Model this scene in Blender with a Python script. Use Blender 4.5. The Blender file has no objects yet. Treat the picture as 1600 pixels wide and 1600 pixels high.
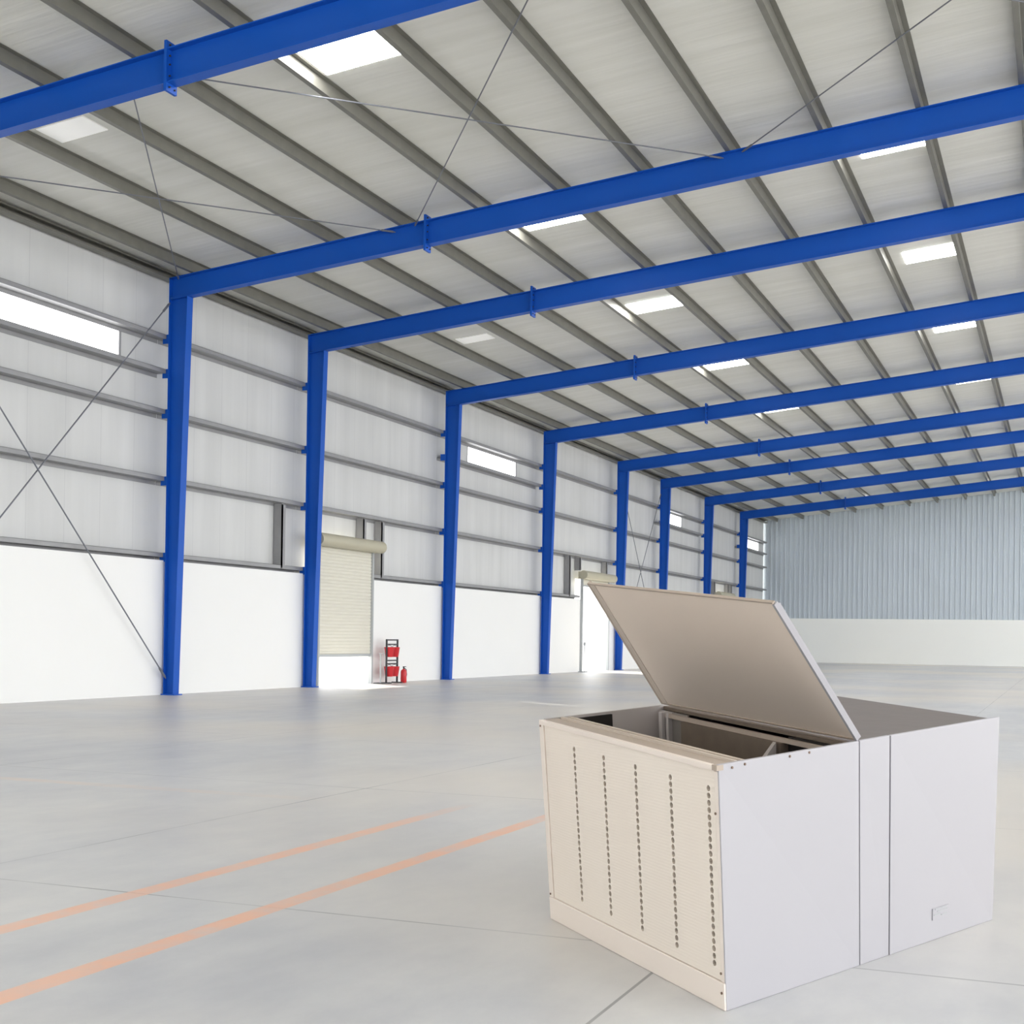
import bpy, math
from mathutils import Vector, Matrix
sc = bpy.context.scene
COL = sc.collection

# ------------------------------------------------------------------ dimensions (metres)
EAVE, SLOPE = 8.676, 0.1                    # rafter top at the wall, roof pitch 1:10
FR = [15.1, 23.127, 28.680, 36.654, 44.879, 53.461, 59.894, 68.094, 76.268]   # frames along the hall
ENDW = 84.3                                 # far end wall
YB, XR = -24.0, 34.3                         # hall goes on behind the camera and to the right
PUR = [0.666 + 1.6016*k for k in range(21)]
GIRT = {'top': 7.42, 'sill': 6.70, 'upper': 5.86, 'middle': 4.46, 'base': 2.87}
DADO = 2.80
def roof_z(x): return EAVE + SLOPE*x

# ------------------------------------------------------------------ materials
def lin(c):
    return tuple((v/12.92 if v <= .04045 else ((v+.055)/1.055)**2.4) for v in [k/255 for k in c]) + (1,)
class NT:
    def __init__(s, name):
        s.m = bpy.data.materials.new(name); s.m.use_nodes = True
        s.t = s.m.node_tree; s.b = s.t.nodes['Principled BSDF']
    def n(s, typ, **kw):
        x = s.t.nodes.new(typ)
        for k, v in kw.items():
            if k in x.inputs: x.inputs[k].default_value = v
            else: setattr(x, k, v)
        return x
    def l(s, a, b): s.t.links.new(a, b)
    def coord(s, scale=(1, 1, 1)):
        g = s.n('ShaderNodeNewGeometry'); m = s.n('ShaderNodeMapping'); m.inputs['Scale'].default_value = scale
        s.l(g.outputs['Position'], m.inputs['Vector']); return m.outputs[0]
    def mix(s, fac, a, b):
        x = s.n('ShaderNodeMix', data_type='RGBA')
        for sock, v in ((x.inputs[0], fac), (x.inputs[6], a), (x.inputs[7], b)):
            if hasattr(v, 'is_linked'): s.l(v, sock)
            else: sock.default_value = v
        return x.outputs[2]
    def math(s, op, a, b=0.0, c=0.0):
        x = s.n('ShaderNodeMath', operation=op)
        for i, v in enumerate((a, b, c)):
            if hasattr(v, 'is_linked'): s.l(v, x.inputs[i])
            else: x.inputs[i].default_value = v
        return x.outputs[0]
    def noise(s, scale, detail=3, vscale=(1, 1, 1), rough=.5):
        x = s.n('ShaderNodeTexNoise', Scale=scale, Detail=detail, Roughness=rough)
        s.l(s.coord(vscale), x.inputs['Vector']); return x.outputs['Fac']
    def ramp(s, fac, p0, p1):
        x = s.n('ShaderNodeMapRange'); x.inputs[1].default_value = p0; x.inputs[2].default_value = p1
        s.l(fac, x.inputs[0]); return x.outputs[0]
    def bump(s, h, strength=.3, dist=.02):
        x = s.n('ShaderNodeBump', Strength=strength, Distance=dist); s.l(h, x.inputs['Height'])
        s.l(x.outputs[0], s.b.inputs['Normal'])
    def color(s, v):
        if hasattr(v, 'is_linked'): s.l(v, s.b.inputs['Base Color'])
        else: s.b.inputs['Base Color'].default_value = v
    def set(s, rough=.5, metal=0, spec=.5):
        s.b.inputs['Roughness'].default_value = rough; s.b.inputs['Metallic'].default_value = metal
        s.b.inputs['Specular IOR Level'].default_value = spec
def plain(name, rgb, rough=.5, metal=0, spec=.5, var=.06, scale=3.0):
    k = NT(name); c = rgb if len(rgb) == 4 else tuple(rgb)+(1,)
    d = tuple(v*(1-var) for v in c[:3])+(1,)
    k.color(k.mix(k.noise(scale), d, c)); k.set(rough, metal, spec); return k.m
def emis(name, rgb, strength):
    k = NT(name); k.color(tuple(rgb)+(1,)); k.set(.4)
    k.b.inputs['Emission Color'].default_value = tuple(rgb)+(1,); k.b.inputs['Emission Strength'].default_value = strength
    return k.m

M_BLUE = plain('blue_paint', (.008, .102, .53), .42, 0, .22, .10, 1.3)
M_GALV = plain('galvanised_steel', (.235, .23, .20), .45, .25, .5, .25, 4)
M_GIRT = plain('girt_steel', (.34, .34, .345), .45, .2, .5, .2, 4)
M_ROD = plain('rod_steel', (.20, .21, .24), .45, .3, .5, .1)
M_DADO = plain('white_wall_paint', (.94, .94, .925), .6, 0, .3, .03, .6)
M_DADO2 = plain('off_white_wall_paint', (.93, .94, .91), .6, 0, .3, .03, .6)
M_SHUT = plain('cream_shutter', (.74, .715, .62), .5, 0, .4, .04)
M_HOUS = plain('cream_housing', (.50, .47, .36), .5, 0, .4, .05)
M_RED = plain('red_paint', (.70, .035, .045), .35, 0, .5, .08)
M_DARK = plain('dark_steel', (.05, .05, .055), .5, .3, .5, .1)
M_GREYP = plain('grey_stand_paint', (.45, .47, .48), .5, 0, .4, .05)
M_PANEW = emis('daylit_window_sheet', (1, 1, 1), 3.2)
M_SKY = emis('daylit_roof_sheet', (1.0, .99, .97), 22.0)
M_SKYD = emis('dim_roof_sheet', (1.0, 1.0, .97), .15)  # weak white glow for the left row
# air cooler
M_CSIDE = plain('cooler_white_steel', (.45, .44, .47), .42, 0, .4, .03, 2)  # same paint as the front, bluish light mixed into the tone
M_CTOP = plain('cooler_taupe_top', (.21, .185, .18), .7, 0, .2, .15, 9)  # dark taupe of the top cover
M_CLID = plain('cooler_lid_liner', (.86, .75, .655), .6, 0, .3, .05, 2)
M_CIN = plain('cooler_inner_steel', (.55, .51, .49), .55, 0, .3, .1, 5)
M_CBROWN = plain('cooler_brown_board', (.20, .155, .12), .7, 0, .2, .25, 12)
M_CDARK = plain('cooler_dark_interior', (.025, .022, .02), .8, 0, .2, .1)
M_CFLANGE = plain('cooler_tan_flange', (.47, .39, .325), .55, 0, .3, .06, 5)
M_SCREW = plain('rusty_screw', (.22, .15, .11), .6, .2, .4, .1)
M_CRAIL = plain('cooler_beige_rail', (.60, .52, .45), .5, 0, .3, .05, 5)
def m_warm_lit():
    k = NT('cooler_warm_lit_panel')
    k.color(k.mix(k.noise(1.6), (.84, .75, .665, 1), (.87, .80, .72, 1)))  # same paint as the sides, warm light put into the colour
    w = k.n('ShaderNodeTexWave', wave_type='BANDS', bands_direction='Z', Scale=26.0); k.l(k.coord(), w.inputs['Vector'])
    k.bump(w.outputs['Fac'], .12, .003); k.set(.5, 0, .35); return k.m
M_CWARMLIT = m_warm_lit()
M_CFRAME = plain('cooler_warm_lit_frame', (.88, .79, .72), .5, 0, .35, .04, 3)  # front frame, carries the same painted-in warm light

def m_ceiling():                                                       # white insulation blanket, wrinkled across the purlins
    k = NT('roof_insulation')
    n1 = k.noise(1.0, 4, (.35, 2.4, 1)); n2 = k.noise(.35, 2)
    n3 = k.noise(1.0, 3, (.6, 9, 1))
    f = k.math('ADD', k.math('MULTIPLY', n1, .55), k.math('ADD', k.math('MULTIPLY', n3, .25), k.math('MULTIPLY', n2, .2)))
    k.color(k.mix(k.ramp(f, .3, .7), (.66, .66, .60, 1), (.80, .80, .755, 1)))
    k.bump(f, .35, .10); k.set(.45, 0, .5); return k.m
def m_sheet():                                                         # pale wall cladding with vertical ribs and seams
    k = NT('wall_cladding')
    n1 = k.noise(1.0, 4, (1, 2.2, .16)); n2 = k.noise(.5, 3)
    f = k.math('ADD', k.math('MULTIPLY', n1, .6), k.math('MULTIPLY', n2, .4))
    base = k.mix(k.ramp(f, .3, .7), (.60, .605, .60, 1), (.72, .725, .72, 1))
    sep = k.n('ShaderNodeSeparateXYZ'); g = k.n('ShaderNodeNewGeometry'); k.l(g.outputs['Position'], sep.inputs[0])
    fr = k.math('FRACT', k.math('DIVIDE', sep.outputs[1], 1.02))
    seam = k.math('LESS_THAN', fr, .018)
    k.color(k.mix(k.math('MULTIPLY', seam, .22), base, (.36, .36, .38, 1)))
    rib = k.math('LESS_THAN', k.math('FRACT', k.math('DIVIDE', sep.outputs[1], .34)), .12)
    k.bump(k.math('ADD', k.math('MULTIPLY', rib, .5), f), .22, .05); k.set(.5, 0, .4); return k.m
def m_floor():
    k = NT('polished_concrete')
    g = k.n('ShaderNodeNewGeometry'); sep = k.n('ShaderNodeSeparateXYZ'); k.l(g.outputs['Position'], sep.inputs[0])
    x, y = sep.outputs[0], sep.outputs[1]
    n1 = k.noise(.32, 5, (1, 1, 1), .6); n2 = k.noise(2.6, 5, (1.6, .8, 1), .65); n3 = k.noise(1.1, 4, (2.0, .5, 1))
    f = k.math('ADD', k.math('MULTIPLY', n1, .45), k.math('ADD', k.math('MULTIPLY', n2, .3), k.math('MULTIPLY', n3, .25)))
    c = k.mix(k.ramp(f, .38, .62), (.445, .452, .478, 1), (.60, .602, .60, 1))
    warm = k.noise(.14, 2); c = k.mix(k.math('MULTIPLY', k.ramp(warm, 0.40, .62), .6), c, (.72, .655, .56, 1))
    def line(c, v, v0, half, col, amt):
        m = k.math('COMPARE', v, v0, half)
        return k.mix(k.math('MULTIPLY', m, amt), c, col)
    # saw-cut joints every four metres
    for v, o, per in ((x, 15.92, 4.0), (y, 5.50, 4.6)):
        fr = k.math('FRACT', k.math('ADD', k.math('DIVIDE', k.math('SUBTRACT', v, o), per), 100.5))
        m = k.math('COMPARE', fr, .5, .0017)
        brk = k.ramp(k.noise(.9, 2), .42, .62)
        c = k.mix(k.math('MULTIPLY', m, k.math('ADD', k.math('MULTIPLY', brk, .5), .3)), c, (.15, .155, .17, 1))
    # two worn orange lane lines and a worn crossing line
    wear = k.ramp(k.noise(3.2, 6, (1, 1, 1), .7), .28, .60)
    end1 = k.ramp(y, 9.6, 8.2); end2 = k.ramp(y, 11.5, 8.6)
    for x0, e in ((13.14, end1), (13.93, end2)):
        m = k.math('MULTIPLY', k.math('COMPARE', x, x0, .062), k.math('ADD', k.math('MULTIPLY', wear, .55), .35))
        c = k.mix(k.math('MULTIPLY', m, e), c, (.80, .44, .28, 1))
    m = k.math('MULTIPLY', k.math('COMPARE', y, 9.25, .09), k.math('MULTIPLY', wear, k.math('MULTIPLY', k.ramp(x, 12.2, 10.5), .30)))
    c = k.mix(m, c, (.82, .55, .36, 1))
    m = k.math('MULTIPLY', k.math('COMPARE', x, 17.55, .12), k.math('MULTIPLY', wear, .45))
    c = k.mix(m, c, (.84, .52, .33, 1))
    k.color(c)
    k.l(k.math('ADD', k.math('MULTIPLY', n2, .08), .34), k.b.inputs['Roughness'])
    k.b.inputs['Specular IOR Level'].default_value = .75
    k.bump(n2, .06, .02); return k.m
M_CEIL, M_SHEET, M_FLOOR = m_ceiling(), m_sheet(), m_floor()
M_END = plain('blue_grey_cladding', (.60, .665, .72), .42, 0, .5, .07, .5)
M_GROUND = plain('pale_yard_concrete', (.75, .74, .71), .9, 0, .1, .08, .4)

# ------------------------------------------------------------------ mesh builder
class MB:
    def __init__(s): s.v = []; s.f = []
    def hexa(s, p):                          # p: 8 points, bottom ring then top ring
        b = len(s.v); s.v += [tuple(q) for q in p]
        for q in ((3, 2, 1, 0), (4, 5, 6, 7), (0, 1, 5, 4), (1, 2, 6, 5), (2, 3, 7, 6), (3, 0, 4, 7)):
            s.f.append(tuple(b+i for i in q))
        return s
    def box(s, x0, x1, y0, y1, z0, z1):
        return s.hexa([(x0, y0, z0), (x1, y0, z0), (x1, y1, z0), (x0, y1, z0), (x0, y0, z1), (x1, y0, z1), (x1, y1, z1), (x0, y1, z1)])
    def quad(s, *p):
        b = len(s.v); s.v += [tuple(q) for q in p]; s.f.append(tuple(range(b, b+len(p)))); return s
    def prism(s, poly, ext):                 # closed polygon swept by a vector
        b = len(s.v); n = len(poly); e = Vector(ext)
        s.v += [tuple(q) for q in poly] + [tuple(Vector(q)+e) for q in poly]
        s.f.append(tuple(b+i for i in reversed(range(n)))); s.f.append(tuple(b+n+i for i in range(n)))
        for i in range(n):
            j = (i+1) % n; s.f.append((b+i, b+j, b+n+j, b+n+i))
        return s
    def tube(s, a, c, r, n=10, r2=None):
        a, c = Vector(a), Vector(c); d = (c-a).normalized()
        u = d.orthogonal().normalized(); w = d.cross(u); r2 = r if r2 is None else r2
        b = len(s.v)
        for p, rr in ((a, r), (c, r2)):
            for i in range(n):
                t = 2*math.pi*i/n; s.v.append(tuple(p+(u*math.cos(t)+w*math.sin(t))*rr))
        s.f.append(tuple(b+i for i in reversed(range(n)))); s.f.append(tuple(b+n+i for i in range(n)))
        for i in range(n):
            j = (i+1) % n; s.f.append((b+i, b+j, b+n+j, b+n+i))
        return s
    def lathe(s, prof, c, n=16):             # prof: (radius, height) list
        b = len(s.v)
        for r, z in prof:
            for i in range(n):
                t = 2*math.pi*i/n; s.v.append((c[0]+r*math.cos(t), c[1]+r*math.sin(t), c[2]+z))
        for k in range(len(prof)-1):
            for i in range(n):
                j = (i+1) % n; s.f.append((b+k*n+i, b+k*n+j, b+(k+1)*n+j, b+(k+1)*n+i))
        s.f.append(tuple(b+i for i in reversed(range(n)))); q = b+(len(prof)-1)*n; s.f.append(tuple(q+i for i in range(n)))
        return s
    def build(s, name, mat, parent=None, smooth=False, bevel=0):
        me = bpy.data.meshes.new(name); o_ = parent.matrix_world.translation.copy() if parent else Vector()
        off = base_of(parent)
        me.from_pydata([tuple(Vector(v)-off) for v in s.v], [], s.f); me.validate(); me.update()
        import bmesh
        bm = bmesh.new(); bm.from_mesh(me); bmesh.ops.recalc_face_normals(bm, faces=bm.faces); bm.to_mesh(me); bm.free()
        me.materials.append(mat); ob = bpy.data.objects.new(name, me); COL.objects.link(ob)
        if parent: ob.parent = parent
        if smooth:
            for p in me.polygons: p.use_smooth = True
            m = ob.modifiers.new('edges', 'EDGE_SPLIT'); m.split_angle = math.radians(40)
        if bevel:
            m = ob.modifiers.new('bevel', 'BEVEL'); m.width = bevel; m.segments = 2; m.limit_method = 'ANGLE'
        return ob
def base_of(o):
    v = Vector()
    while o is not None: v += o.location; o = o.parent
    return v
def tag(o, label, cat, group=None):
    o['label'] = label; o['category'] = cat
    if group: o['group'] = group
    return o
def thing(name, loc, label, cat, group=None):
    o = bpy.data.objects.new(name, None); COL.objects.link(o); o.location = loc; o.empty_display_size = .2
    return tag(o, label, cat, group)
def struct(o, label=None, cat=None):
    o['kind'] = 'structure'
    if label: o['label'] = label
    if cat: o['category'] = cat
    return o
ORD = ['first', 'second', 'third', 'fourth', 'fifth', 'sixth', 'seventh', 'eighth', 'ninth', 'tenth', 'eleventh', 'twelfth', 'thirteenth', 'fourteenth', 'fifteenth', 'sixteenth', 'seventeenth', 'eighteenth', 'nineteenth', 'twentieth', 'twenty-first']

# ------------------------------------------------------------------ openings in the left wall
WIN = [(16.2, 21.96), (38.95, 43.06), (61.2, 64.75), (78.6, 82.9)]
WZ = (6.74, 7.36)
DOOR = [(29.35, 32.15, 3.55), (49.25, 52.45, 3.62), (71.05, 73.85, 3.62)]

def wall_pieces(mb, x0, x1, ylo, yhi, zlo, zhi, holes):
    ys = sorted({ylo, yhi} | {min(max(h[i], ylo), yhi) for h in holes for i in (0, 1)})
    for a, b in zip(ys, ys[1:]):
        cuts = sorted((max(h[2], zlo), min(h[3], zhi)) for h in holes if h[0] <= a+1e-6 and h[1] >= b-1e-6 and h[3] > zlo and h[2] < zhi)
        z = zlo
        for c0, c1 in cuts:
            if c0 > z+1e-6: mb.box(x0, x1, a, b, z, c0)
            z = max(z, c1)
        if z < zhi-1e-6: mb.box(x0, x1, a, b, z, zhi)
    return mb
holes = [(a, b, WZ[0], WZ[1]) for a, b in WIN] + [(a, b, 0, h) for a, b, h in DOOR]
struct(wall_pieces(MB(), -.32, -.24, YB, ENDW, DADO, EAVE+.16, holes).build('wall_left', M_SHEET),
       'pale grey metal cladding of the left wall, above the white masonry', 'wall')
struct(wall_pieces(MB(), -.36, 0, YB, ENDW, 0, DADO, holes).build('wall_left_base', M_DADO),
       'white painted masonry along the foot of the left wall', 'wall')
# far end wall: white masonry below, ribbed blue-grey sheet above
struct(MB().box(-.36, XR, ENDW-.05, ENDW+.25, 0, 2.72).build('wall_back_base', M_DADO2), 'off white masonry along the foot of the far end wall', 'wall')
rib = MB(); x = -.30; pts = []
while x < XR:
    pts += [(x, ENDW+.10), (x+.16, ENDW+.10), (x+.19, ENDW+.045), (x+.27, ENDW+.045)]; x += .30
for (xa, ya), (xb, yb) in zip(pts, pts[1:]):
    rib.quad((xa, ya, 2.70), (xb, yb, 2.70), (xb, yb, roof_z(xb)+.2), (xa, ya, roof_z(xa)+.2))
rb = struct(rib.build('wall_back', M_END), 'ribbed blue grey metal cladding of the far end wall', 'wall')
mod = rb.modifiers.new('thickness', 'SOLIDIFY'); mod.thickness = .01; mod.offset = 1
# floor slab and the yard outside
struct(MB().box(-.36, XR+.3, YB-.3, ENDW+.3, -.30, 0).build('floor', M_FLOOR), 'grey polished concrete floor with worn orange lane lines', 'floor')
struct(MB().box(-60, 100, -70, 150, -.55, -.30).build('ground', M_GROUND), 'pale concrete yard outside the hall', 'ground')
# roof: insulation blanket under sheeting
r = MB(); xa, xb = -.40, XR
r.hexa([(xa, YB, roof_z(xa)+.2), (xb, YB, roof_z(xb)+.2), (xb, ENDW+.3, roof_z(xb)+.2), (xa, ENDW+.3, roof_z(xa)+.2),
        (xa, YB, roof_z(xa)+.3), (xb, YB, roof_z(xb)+.3), (xb, ENDW+.3, roof_z(xb)+.3), (xa, ENDW+.3, roof_z(xa)+.3)])
struct(r.build('ceiling', M_CEIL), 'off white insulation blanket under the sloping roof', 'ceiling')

# windows: translucent strips high in the left wall
for i, (a, b) in enumerate(WIN):
    w = bpy.data.objects.new('window_%d' % (i+1), None); COL.objects.link(w); w.location = (-.28, a, WZ[0])
    struct(w, ['long daylit window strip left of the nearest blue column', 'daylit window strip between the third and fourth blue columns',
               'small daylit window between the sixth and seventh blue columns', 'smallest daylit window, past the farthest blue column'][i], 'window')
    MB().box(-.30, -.27, a, b, WZ[0], WZ[1]).build('pane', M_PANEW, w)
    fm = MB()
    for args in ((a-.03, a+.03, WZ[0]-.03, WZ[1]+.03), (b-.03, b+.03, WZ[0]-.03, WZ[1]+.03), (a+.03, b-.03, WZ[0]-.03, WZ[0]+.02), (a+.03, b-.03, WZ[1]-.02, WZ[1]+.03)):
        fm.box(-.262, -.236, *args)
    fm.build('window_frame', M_GIRT, w)

# roller doors
def curtain(a, b, zlo, zhi):
    m = MB(); n = int((zhi-zlo)/.085); h = (zhi-zlo)/n; prof = []
    for k in range(n):
        z = zlo+k*h; prof += [(.042, z), (.055, z+.3*h), (.055, z+.7*h)]
    prof.append((.035, zhi))
    poly = [(x, a, z) for x, z in prof] + [(.02, a, zhi), (.02, a, zlo)]
    return m.prism(poly, (0, b-a, 0))
for i, (a, b, h) in enumerate(DOOR):
    d = bpy.data.objects.new('door_%d' % (i+1), None); COL.objects.link(d); d.location = (0, a, 0)
    struct(d, ['cream roller shutter door behind the second blue column, raised off the floor', 'open roller shutter door behind the fourth and fifth blue columns',
               'closed roller shutter door between the seventh and eighth blue columns'][i], 'door')
    low = (.80, 3.38, .03)[i]
    curtain(a+.02, b-.02, low, h).build('curtain', M_SHUT, d)
    MB().box(.015, .075, a+.03, b-.03, low-.07, low).build('bottom_bar', M_GREYP, d)
    for yy in (a-.03, b-.01):
        MB().box(.0, .10, yy, yy+.07, 0, h).build('guide_rail', M_GREYP, d)
    hs = MB().tube((.21, a-.30, h+.13), (.21, b+.26, h+.13), .165, 20).build('roller_housing', M_HOUS, d, smooth=True)
    MB().tube((.21, b+.26, h+.13), (.21, b+.30, h+.13), .12, 20).build('end_cap', M_SHUT, hs, smooth=True)
    MB().box(0, .06, a-.30, b+.26, h-.02, h+.26).build('back_plate', M_HOUS, d)

# ------------------------------------------------------------------ portal frames
def portal(i, y0):
    n = len(FR)
    lab = ('blue steel portal frame nearest the camera, its rafter across the top left corner' if i == 0 else
           'blue steel portal frame with the farthest column, just before the end wall' if i == n-1 else
           'blue steel portal frame with the %s column from the near end' % ORD[i-1] if i > 1 else
           'blue steel portal frame with the nearest full column, beside the long window strip')
    t = thing('portal_frame', (.3, y0+.1, 0), lab, 'steel frame', 'blue portal frames')
    ft, wt, W = .016, .012, .20
    y1 = y0+W; ym = y0+W/2; xo = .06
    xib, xit = .31, .52                                     # inner flange: narrow foot, wide knee
    zk = roof_z(xit)-.46
    c = MB()
    c.box(xo, xo+ft, y0, y1, .02, roof_z(xo)-.02)           # outer flange
    c.hexa([(xib-ft, y0, .02), (xib, y0, .02), (xib, y1, .02), (xib-ft, y1, .02), (xit-ft, y0, zk), (xit, y0, zk), (xit, y1, zk), (xit-ft, y1, zk)])
    c.hexa([(xo+ft, ym-wt/2, .02), (xib-ft, ym-wt/2, .02), (xib-ft, ym+wt/2, .02), (xo+ft, ym+wt/2, .02),
            (xo+ft, ym-wt/2, zk), (xit-ft, ym-wt/2, zk), (xit-ft, ym+wt/2, zk), (xo+ft, ym+wt/2, zk)])
    c.build('column', M_BLUE, t)
    MB().box(xo-.03, xib+.06, y0-.04, y1+.04, 0, .022).build('base_plate', M_BLUE, t)
    rf = MB(); xe = XR-.1
    def slab(xs, xe_, o0, o1, p0, p1, ya, yb):              # beam plate following the roof slope, offsets below the rafter top
        rf.hexa([(xs, ya, roof_z(xs)-o1), (xe_, ya, roof_z(xe_)-p1), (xe_, yb, roof_z(xe_)-p1), (xs, yb, roof_z(xs)-o1),
                 (xs, ya, roof_z(xs)-o0), (xe_, ya, roof_z(xe_)-p0), (xe_, yb, roof_z(xe_)-p0), (xs, yb, roof_z(xs)-o0)])
    d0, d1 = .455, .56
    slab(xo, xe, 0, ft, 0, ft, y0, y1)
    slab(xo+ft, xe, d0-ft, d0, d1-ft, d1, y0, y1)
    slab(xo+ft, xe, ft, d0-ft, ft, d1-ft, ym-wt/2, ym+wt/2)
    rf.build('rafter', M_BLUE, t)
    xs = 5.97; zt = roof_z(xs); dd = d0+(d1-d0)*xs/xe
    sp = MB().box(xs-.022, xs+.022, y0-.02, y1+.02, zt-dd-.11, zt+.10).build('splice_plate', M_BLUE, t)
    bolt = None
    for zz in (zt+.05, zt-.10, zt-.22, zt-dd+.10, zt-dd-.055):
        for yy in (y0+.04, y1-.04):
            if bolt is None:
                bolt = MB().tube((xs-.045, yy, zz), (xs+.045, yy, zz), .013, 6).build('bolt', M_DARK, sp); b0 = (yy, zz)
            else:
                q = bolt.copy(); COL.objects.link(q); q.parent = sp; q.location = (0, yy-b0[0], zz-b0[1])
    st = MB()                                               # knee stiffeners
    st.box(xo+ft, xit-ft, y0+.02, ym-wt/2, roof_z(xit)-d0-.01, roof_z(xit)-d0+.006)
    st.build('knee_stiffener', M_BLUE, t)
    for key, z in GIRT.items():                             # cleats that carry the girts
        if key == 'sill' and i not in (1, 3, 4, 7, 8): continue
        MB().box(-.10, .06, y0+.03, y0+.042, z-.10, z+.09).build('girt_cleat', M_BLUE, t)
    return t
for i, y in enumerate(FR): portal(i, y)

# ------------------------------------------------------------------ purlins (Z sections along the hall)
for k, px in enumerate(PUR):
    z = roof_z(px)
    o = MB()
    t_, h, w = .006, .2, .085
    def zz(x): return SLOPE*(x-px)
    poly = [(px-w, z+.03), (px-w+t_, z+.03), (px-w+t_, z+t_), (px+t_, z+t_), (px+t_, z+h-t_), (px+w, z+h-t_), (px+w, z+h-.03), (px+w+t_, z+h-.03), (px+w+t_, z+h),
            (px, z+h), (px, z+t_-t_), (px-w, z)]
    poly = [(px-w, z+.025), (px-w, z+.002), (px+t_, z+.002), (px+t_, z+h-t_), (px+w, z+h-t_), (px+w, z+h), (px, z+h), (px, z+.002+t_), (px-w+t_, z+.002+t_), (px-w+t_, z+.025)]
    o.prism([(a, YB+.1, b) for a, b in poly], (0, ENDW-YB-.2, 0))
    tag(o.build('roof_purlin', M_GALV), 'grey steel roof purlin running the length of the hall, %s from the left wall' % ORD[k], 'purlin', 'roof purlins')
o = MB(); z = EAVE-.02
o.prism([(a, YB+.1, b) for a, b in ((-.16, z+.02), (.04, z+.02), (.04, z+.06), (.03, z+.06), (.03, z+.03), (-.15, z+.03), (-.15, z+.17), (.03, z+.17), (.03, z+.14), (.04, z+.14), (.04, z+.18), (-.16, z+.18))], (0, ENDW-YB-.2, 0))
tag(o.build('eave_beam', M_GALV), 'dark grey eave channel along the top edge of the left wall', 'eave beam')

# ------------------------------------------------------------------ wall girts, one per bay and height
BAYS = list(zip(FR, FR[1:]+[ENDW]))
def baytxt(b):
    if b == 0: return 'left of the first blue column'
    if b == 8: return 'past the last blue column'
    return 'between the %s and %s blue columns' % (ORD[b-1], ORD[b])
HOW = {'top': 'highest', 'sill': 'under-window', 'upper': 'upper middle', 'middle': 'lower middle', 'base': 'lowest'}
for b, (ya, yb) in enumerate(BAYS):
    for key, z in GIRT.items():
        if key == 'sill' and b not in (0, 3, 6, 8): continue
        spans = [(ya+.05, yb+.02)]
        if key == 'base':
            for a, c, h in DOOR:
                if ya < (a+c)/2 < yb: spans = [(ya+.05, a-.07), (c+.07, yb+.02)]
            spans = [s for s in spans if s[1]-s[0] > .4]
        o = MB(); h, w, t_ = .085, .20, .006
        for a, c in spans:
            o.prism([(x, a, zz) for x, zz in ((-.235, z-h), (-.235, z-h+.0), (-.235, z+.0-t_/2), (-.235, z+t_/2+0), (-.01, z+t_/2), (-.01, z+h), (-.004, z+h), (-.004, z-t_/2), (-.229, z-t_/2), (-.229, z-h))], (0, c-a, 0))
            o.box(-.03, -.004, a, c, z+h-.006, z+h)
        tag(o.build('wall_girt', M_GIRT), '%s grey girt on the left wall, %s' % (HOW[key], baytxt(b)), 'girt', 'left wall girts')

# steel posts framing the door openings, between the two lower girts
POSTS = [(27.78, 2.87, 4.44, 'tall grey steel post just left of the second blue column'),
         (31.83, 3.86, 4.44, 'short grey steel post standing above the cream roller housing'),
         (32.87, 2.87, 4.44, 'tall grey steel post right of the cream roller housing'),
         (48.05, 2.87, 4.44, 'tall grey steel post right of the fourth blue column'),
         (49.20, 3.92, 4.44, 'short grey steel post above the open door, near its left end'),
         (52.45, 3.92, 4.44, 'short grey steel post left of the fifth blue column'),
         (70.85, 2.87, 4.44, 'far grey steel post right of the seventh blue column'),
         (73.95, 3.92, 4.44, 'far short grey steel post above the right end of closed shutter'),
         (74.75, 2.87, 4.44, 'far grey steel post left of the eighth blue column')]
for y, z0, z1, lab in POSTS:
    o = MB().prism([(x, yy, z0) for x, yy in ((-.22, y-.08), (.004, y-.08), (.004, y-.02), (-.004, y-.02), (-.004, y-.072), (-.212, y-.072), (-.212, y-.02), (-.22, y-.02))], (0, 0, z1-z0-.01))
    o.box(-.012, .004, y-.08, y+.08, z0+.02, z1-.03)
    tag(o.build('door_post', M_GIRT), lab, 'steel post', 'posts above the doors')

# ------------------------------------------------------------------ bracing rods
def rod(a, b, label, r=.014):
    t = thing('brace_rod', a, label, 'bracing rod', 'steel bracing rods')
    MB().tube(a, b, r, 8).build('rod', M_ROD, t, smooth=True)
    A, B = Vector(a), Vector(b); d = (B-A).normalized()
    for p, q in ((A, d), (B, -d)):
        MB().tube(p+q*.05, p+q*.30, r*1.8, 8).build('turnbuckle', M_ROD, t)
rod((.10, FR[0]+.22, .10), (.10, FR[1]-.02, 8.15), 'wall bracing rod rising right to the head of the nearest column')
rod((.14, FR[0]+.22, 8.20), (.14, FR[1]-.02, .35), 'wall bracing rod falling right to the foot of the nearest column')
rod((.10, FR[5]+.22, .3), (.10, FR[6]-.02, 8.0), 'far wall bracing rod rising to the head of the sixth column')
rod((.14, FR[5]+.22, 8.0), (.14, FR[6]-.02, .3), 'far wall bracing rod falling to the foot of the sixth column')
def rr(xa, xb, label):
    dz = .05 if xa > xb else .085
    rod((xa, FR[0]+.22, roof_z(xa)-dz), (xb, FR[1]+.06, roof_z(xb)-dz), label, .011)
rr(5.15, .25, 'roof bracing rod running down to the nearest column head')
rr(.05, 5.30, 'roof bracing rod crossing the near bay next to the left wall')
rr(11.55, 5.72, 'steep roof bracing rod in the middle, ending at the splice plate')
rr(5.42, 11.75, 'shallow roof bracing rod in the middle, passing the big skylight')
rr(20.0, 12.08, 'roof bracing rod rising to the top right, ending mid rafter')
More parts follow.
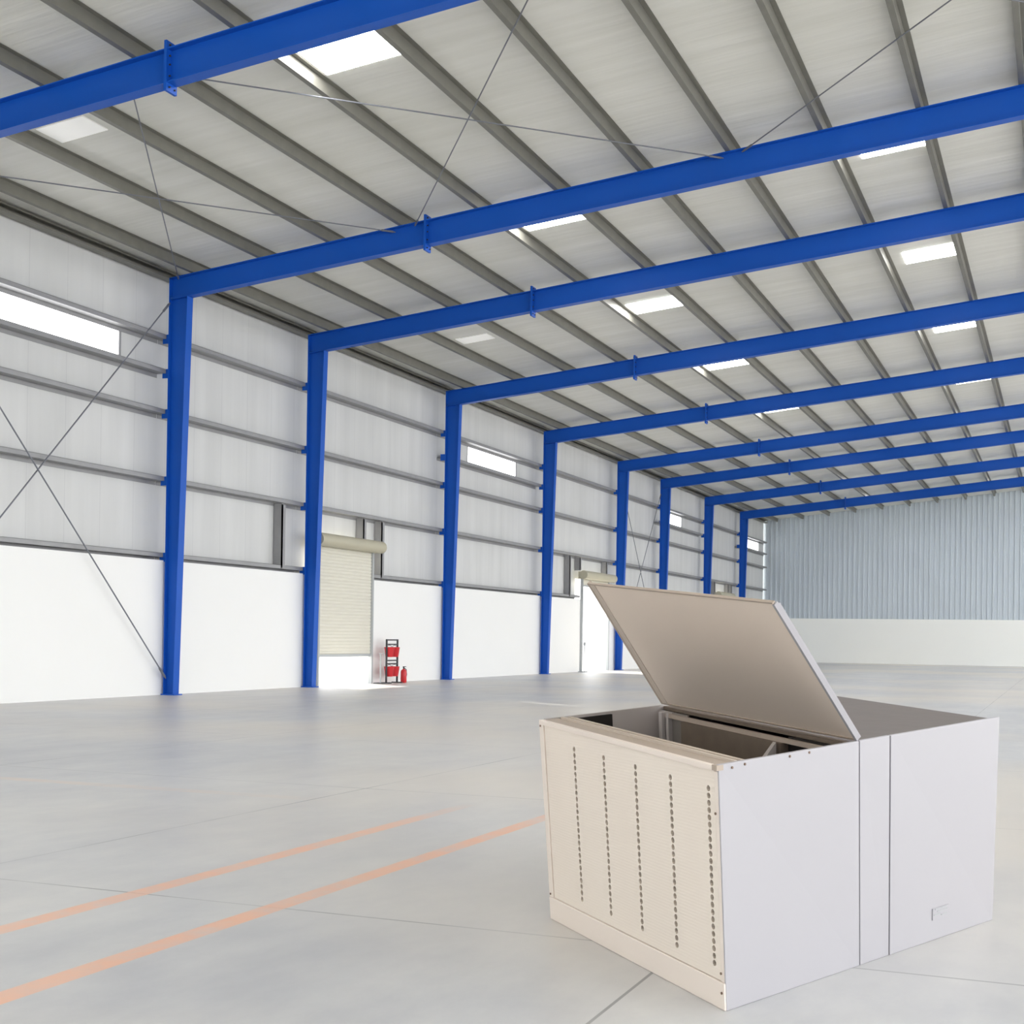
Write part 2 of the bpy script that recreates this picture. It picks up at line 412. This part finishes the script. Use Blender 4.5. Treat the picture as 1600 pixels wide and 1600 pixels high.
rr(12.1, 19.95, 'roof bracing rod at the very top right corner', )

# ------------------------------------------------------------------ roof lights
SY = [17.05, 24.97, 32.38, 40.05, 48.3, 55.9, 63.05, 70.9, 78.8]
SW = [.50, .45, .48, .42, .42, .45, .45, .45, .45]
ROWS = {1: 'dim left row', 4: 'middle row', 8: 'right row', 12: 'added row beyond right edge', 16: 'added farthest right row'}  # last two rows are unseen, added for their light on the floor
for i, (yc, hw) in enumerate([(-6.5, .45), (1.4, .45), (9.3, .45)] + list(zip(SY, SW))):  # first three bays are unseen, added to light the foreground
    for k, row in ROWS.items():
        if k == 1 and i not in (3, 5): continue
        xa, xb = PUR[k]+.13, PUR[k+1]-.17
        w = hw
        if k == 1: w *= .6; xa, xb, yc = PUR[1]+.2, PUR[1]+1.1, yc-.25+.25*(i == 5)
        if k == 8: xa += .22; xb += .10
        o = MB()
        o.hexa([(xa, yc-w, roof_z(xa)+.185), (xb, yc-w, roof_z(xb)+.185), (xb, yc+w, roof_z(xb)+.185), (xa, yc+w, roof_z(xa)+.185),
                (xa, yc-w, roof_z(xa)+.203), (xb, yc-w, roof_z(xb)+.203), (xb, yc+w, roof_z(xb)+.203), (xa, yc+w, roof_z(xa)+.203)])
        bay = '%s bay from the picture front' % ORD[i-3] if i > 2 else '%s bay added out of picture' % ORD[i]
        tag(o.build('roof_light', M_SKYD if k == 1 else M_SKY), 'translucent roof light in the %s, %s' % (row, bay), 'skylight', 'translucent roof lights')

# ------------------------------------------------------------------ fire point by the shutter
X0, YA, YZ = .36, 32.50, 33.14
t = thing('fire_bucket_stand', (X0, (YA+YZ)/2, 0), 'dark steel stand holding red fire buckets beside the cream shutter', 'bucket stand')
for yy in (YA, YZ):
    MB().box(X0-.02, X0+.02, yy-.02, yy+.02, .03, 1.20).build('post', M_DARK, t)
    MB().box(X0-.16, X0+.16, yy-.02, yy+.02, 0, .03).build('foot', M_DARK, t)
for zz in (1.18, 1.06, .62, .53):
    MB().box(X0-.015, X0+.015, YA+.02, YZ-.02, zz-.018, zz+.018).build('crossbar', M_DARK, t)
n = 0
for zz, row in ((.715, 'upper'), (.185, 'lower')):
    for yy, sd in ((YA+.165, 'left'), (YZ-.165, 'right')):
        b = thing('fire_bucket', (X0, yy, zz), 'red fire bucket, %s one hanging on the %s bar of the stand' % (sd, row), 'bucket', 'red fire buckets')
        MB().lathe([(.0, 0), (.095, 0), (.105, .01), (.142, .26), (.146, .265), (.138, .27), (.134, .26), (.098, .02), (.0, .018)], (X0, yy, zz), 18).build('body', M_RED, b, smooth=True)
        hb = MB(); prev = None
        for s in range(9):
            a = math.pi*s/8; q = (X0, yy+.135*math.cos(a), zz+.262+.06*math.sin(a))
            if prev: hb.tube(prev, q, .006, 6)
            prev = q
        hb.build('handle', M_DARK, b)
ex = thing('fire_extinguisher', (.42, 33.42, 0), 'small red fire extinguisher on the floor right of the bucket stand', 'fire extinguisher')
MB().lathe([(.0, 0), (.075, 0), (.085, .015), (.085, .30), (.07, .345), (.03, .37), (.025, .385), (0, .385)], (.42, 33.42, 0), 18).build('cylinder_body', M_RED, ex, smooth=True)
MB().tube((.42, 33.42, .38), (.42, 33.42, .43), .022, 10).build('valve', M_DARK, ex)
MB().box(.40, .44, 33.40, 33.53, .43, .45).build('lever', M_DARK, ex)
hm = MB(); pr = None
for q in ((.42, 33.44, .41), (.44, 33.54, .36), (.45, 33.55, .22), (.44, 33.52, .10)):
    if pr: hm.tube(pr, q, .011, 8)
    pr = q
hm.build('hose', M_DARK, ex)
ps = thing('post_stand', (.30, 32.28, 0), 'thin grey post stand on the floor left of the red bucket stand', 'stand')
MB().tube((.30, 32.28, .02), (.30, 32.28, .80), .022, 10).build('pole', M_GREYP, ps, smooth=True)
MB().box(.16, .44, 32.14, 32.42, 0, .022).build('base_plate', M_DARK, ps)
MB().box(.28, .32, 32.20, 32.46, .79, .82).build('top_bar', M_GREYP, ps)
ps = thing('guide_stand', (.32, 48.75, 0), 'pale thin two-post stand by the fourth blue column', 'stand')
MB().tube((.32, 48.55, .02), (.32, 48.55, .85), .018, 8).build('pole', M_GREYP, ps)
MB().tube((.32, 48.88, .02), (.32, 48.88, 1.15), .018, 8).build('pole', M_GREYP, ps)
MB().box(.22, .42, 48.45, 48.98, 0, .03).build('base_plate', M_GREYP, ps)
MB().box(.29, .35, 48.83, 48.93, 1.02, 1.15).build('cap', M_GREYP, ps)

# ------------------------------------------------------------------ ducted air cooler with its lid open
N, L, R, B = [Vector(q) for q in ((16.3113, 4.6623, 0), (15.2087, 5.8514, 0), (17.0903, 6.7445, 0), (15.86, 8.33, 0))]
Nt, Lt, Rt, Bt = [Vector(q) for q in ((16.2746, 4.6435, .863), (15.1506, 5.8097, .928), (17.1097, 6.7685, .956), (15.862, 8.3995, 1.01))]
def P(u, v, w):
    a = N*(1-u)*(1-v)+L*u*(1-v)+R*(1-u)*v+B*u*v
    b = Nt*(1-u)*(1-v)+Lt*u*(1-v)+Rt*(1-u)*v+Bt*u*v
    return a*(1-w)+b*w
def blk(mb, u0, u1, v0, v1, w0, w1):
    mb.hexa([P(u0, v0, w0), P(u1, v0, w0), P(u1, v1, w0), P(u0, v1, w0), P(u0, v0, w1), P(u1, v0, w1), P(u1, v1, w1), P(u0, v1, w1)]); return mb
cool = thing('air_cooler', tuple((N+L+R+B)/4), 'large white metal air cooler on the floor with open lid', 'air cooler')
# perforated front panel, its cream tone is painted-in warm light
fp = MB(); UC = [.046, .222, .402, .583, .768]; HU = .0125; W0, W1 = .175, .892; NH = 25; dw = (W1-W0)/(NH-1)
ulo, uhi, wlo, whi, T = .018, .968, .115, .968, .010
us = [ulo]
for c in UC: us += [c-HU, c+HU]
us.append(uhi)
for a, b in zip(us[0::2], us[1::2]): blk(fp, a, b, 0, T, wlo, whi)
for c in UC:
    blk(fp, c-HU, c+HU, 0, T, wlo, W0-dw/2); blk(fp, c-HU, c+HU, 0, T, W1+dw/2, whi)
    for k in range(NH):
        wc = W0+k*dw; ru, rw = .0080, .0133
        ou, inn = [], []
        for j in range(8):
            a = math.pi*(j+.5)/4; cx, cy = math.cos(a), math.sin(a); m = max(abs(cx), abs(cy))
            ou.append((c+HU*cx/m, wc+dw/2*cy/m)); inn.append((c+ru*cx, wc+rw*cy))
        # square corners of each cell
        for j in range(8):
            q = (j+1) % 8
            a0, a1, b0, b1 = ou[j], ou[q], inn[j], inn[q]
            cor = []
            if j % 2 == 0:                       # this octant holds a corner of the square
                a = math.pi*(j+1)/4; cor = [(c+HU*(1 if math.cos(a) > 0 else -1), wc+dw/2*(1 if math.sin(a) > 0 else -1))]
            ring = [a0]+cor+[a1, b1, b0]
            fp.quad(*[P(u, 0, w) for u, w in ring])
            fp.quad(P(b0[0], 0, b0[1]), P(b1[0], 0, b1[1]), P(b1[0], T, b1[1]), P(b0[0], T, b0[1]))
fp.build('perforated_panel', M_CWARMLIT, cool)
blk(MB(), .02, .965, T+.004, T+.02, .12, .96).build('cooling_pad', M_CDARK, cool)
blk(MB(), .0, 1.0, -.004, .012, 0, .112).build('base_rail', M_CFRAME, cool, bevel=.004)
fr = MB(); blk(fr, .970, 1.0, -.002, .012, .114, .97); fr.build('corner_post', M_CFRAME, cool)
fr = MB(); blk(fr, .003, .016, -.001, .012, .114, .97); fr.build('corner_post', M_CFRAME, cool)
tr = MB(); blk(tr, .014, 1.0, -.002, .010, .97, .992)
tr.build('top_rail', M_CFRAME, cool)
blk(MB(), .014, .99, .010, .052, .975, .989).build('top_flange', M_CFLANGE, cool)
tl = MB(); blk(tl, .014, .975, .052, .060, .955, 1.0); blk(tl, .014, .975, .060, .074, .955, .965); blk(tl, .014, .975, .074, .084, .955, .996)
tl.build('channel_lip', M_CRAIL, cool)
# white right side: two panels with a narrow strip between them
for a, b, e in ((.0, .4255, 0), (.4295, .5375, .001), (.5410, 1.0, 0)):
    blk(MB(), -.002+e, .010+e, a, b, 0, 1.0).build('side_panel', M_CSIDE, cool, bevel=.003)
blk(MB(), .012, .016, .40, .56, .01, .985).build('seam_backing', M_CDARK, cool)
blk(MB(), .988, 1.0, .012, .995, 0, .995).build('side_panel', M_CIN, cool)
blk(MB(), .0, 1.0, .990, 1.0, 0, .985).build('back_panel', M_CSIDE, cool)
blk(MB(), .012, .986, .425, .992, .975, .988).build('top_cover', M_CTOP, cool)
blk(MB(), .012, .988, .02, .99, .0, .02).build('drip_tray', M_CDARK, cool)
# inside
blk(MB(), .976, .987, .10, .215, .72, .982).build('side_dark_panel', M_CDARK, cool)  # dark panel painted in place of a shaded recess in the wall
q = MB(); blk(q, .925, .945, .36, .392, .02, .972); blk(q, .900, .915, .37, .392, .02, .972); q.build('inner_post', M_CIN, cool)
blk(MB(), .945, .987, .385, .392, .02, .972).build('inner_panel', M_CIN, cool)
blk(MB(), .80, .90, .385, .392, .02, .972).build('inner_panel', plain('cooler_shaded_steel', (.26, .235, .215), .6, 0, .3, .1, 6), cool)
blk(MB(), .26, .80, .36, .40, .02, .945).build('blower_housing', M_CBROWN, cool)
q = MB(); q.hexa([P(.20, .20, .55), P(.215, .20, .55), P(.285, .355, .55), P(.27, .355, .55), P(.20, .20, .80), P(.215, .20, .80), P(.285, .355, .95), P(.27, .355, .95)])
q.build('baffle_plate', M_CIN, cool)
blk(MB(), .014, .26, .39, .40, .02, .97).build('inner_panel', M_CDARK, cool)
q = MB(); blk(q, .012, .985, .400, .424, .972, .99); q.build('hinge_rail', M_CBROWN, cool)
q = MB(); blk(q, .014, .93, .372, .384, .945, .965); q.build('cross_rail', M_CFLANGE, cool)
# open lid, a shallow tray hinged at the middle of the top
H0, H1 = Vector((16.6262, 5.5382, .9022)), Vector((15.4351, 6.8456, .9608))
T0, T1 = Vector((16.3975, 4.9563, 1.4403)), Vector((15.2488, 6.1671, 1.5647))
nrm = (H1-H0).cross(T0-H0).normalized()
if nrm.y < 0: nrm = -nrm                                   # outer side of the lid faces away from the opening
def Q(s, t, d):
    p = (H0*(1-s)+H1*s)*(1-t)+(T0*(1-s)+T1*s)*t
    return p+nrm*d
def lb(mb, s0, s1, t0, t1, d0, d1):
    mb.hexa([Q(s0, t0, d0), Q(s1, t0, d0), Q(s1, t1, d0), Q(s0, t1, d0), Q(s0, t0, d1), Q(s1, t0, d1), Q(s1, t1, d1), Q(s0, t1, d1)]); return mb
l = MB(); lb(l, 0, 1, 0, .972, .020, .025); lb(l, 0, .010, 0, .985, 0, .020)
lid = l.build('lid', M_CSIDE, cool)
rm = MB(); lb(rm, .988, 1, 0, 1, 0, .020); lb(rm, .010, .988, 0, .012, 0, .020); lb(rm, 0.004, .988, .990, 1, 0, .012)
rm.build('rim', M_CFLANGE, lid)
lb(MB(), .010, .988, .012, .990, .004, .018).build('liner', M_CLID, lid)
lb(MB(), .955, .988, .012, .990, .001, .004).build('liner_edge', M_CRAIL, lid)
# screws and the small worn maker's plate
def screw(p, axis):
    MB().tube(p, Vector(p)+axis*.004, .0048, 8).build('screw', M_SCREW, cool)
nl = (Nt-N).cross(L-N).normalized(); nl = nl if nl.y < 0 else -nl
nr = (Nt-N).cross(R-N).normalized(); nr = nr if nr.x > 0 else -nr
for u, w in ((.985, .965), (.985, .13), (.010, .15), (.010, .80), (.010, .07)): screw(P(u, -.004, w), nl)
for v, w in ((.07, .985), (.035, .98), (.20, .985), (.26, .987)): screw(P(-.002, v, w), nr)
br = MB(); blk(br, -.003, .018, -.006, .012, .976, .998); br.build('corner_bracket', M_CFLANGE, cool)
lbq = MB(); blk(lbq, -.004, -.002, .715, .785, .095, .150); pl_ = lbq.build('plate', M_CSIDE, cool)
lm = MB()
for v0, v1, w0 in ((.725, .775, .142), (.735, .78, .130), (.72, .748, .116), (.752, .776, .108)): blk(lm, -.0052, -.004, v0, v1, w0, w0+.005)
lm.build('print', M_GREYP, pl_)

# ------------------------------------------------------------------ camera
cam = bpy.data.cameras.new('camera'); co = bpy.data.objects.new('camera', cam); COL.objects.link(co)
F, Rv, U = Vector((-.380294, .924849, .005496)), Vector((.924802, .380192, .013995)), Vector((-.010854, -.010405, .999887))
co.matrix_world = Matrix(((Rv.x, U.x, -F.x, 17.3957), (Rv.y, U.y, -F.y, 0), (Rv.z, U.z, -F.z, 1.3), (0, 0, 0, 1)))
cam.sensor_width = 36; cam.lens = 2102.89/1600*36; cam.shift_y = (984.155-800)/1600; cam.clip_end = 500
sc.camera = co

# ------------------------------------------------------------------ light: overcast daylight through the open sides, sun on the yard
wd = bpy.data.worlds.new('daylight'); sc.world = wd; wd.use_nodes = True
bg = wd.node_tree.nodes['Background']; bg.inputs[0].default_value = (.97, .985, 1.0, 1); bg.inputs[1].default_value = 3.2
sun = bpy.data.lights.new('sun', 'SUN'); so = bpy.data.objects.new('sun', sun); COL.objects.link(so)
sun.energy = 16; sun.angle = math.radians(2); sun.color = (1, .93, .80)
so.rotation_euler = Vector((.80, -.45, -.32)).to_track_quat('-Z', 'Y').to_euler()
sc.view_settings.view_transform = 'Standard'; sc.view_settings.look = 'None'
sc.view_settings.exposure = 0.0; sc.view_settings.gamma = 1; sc.view_settings.use_curve_mapping = False
sc.cycles.max_bounces = 8; sc.cycles.diffuse_bounces = 6; sc.cycles.use_denoising = True
sc.cycles.sample_clamp_indirect = 8
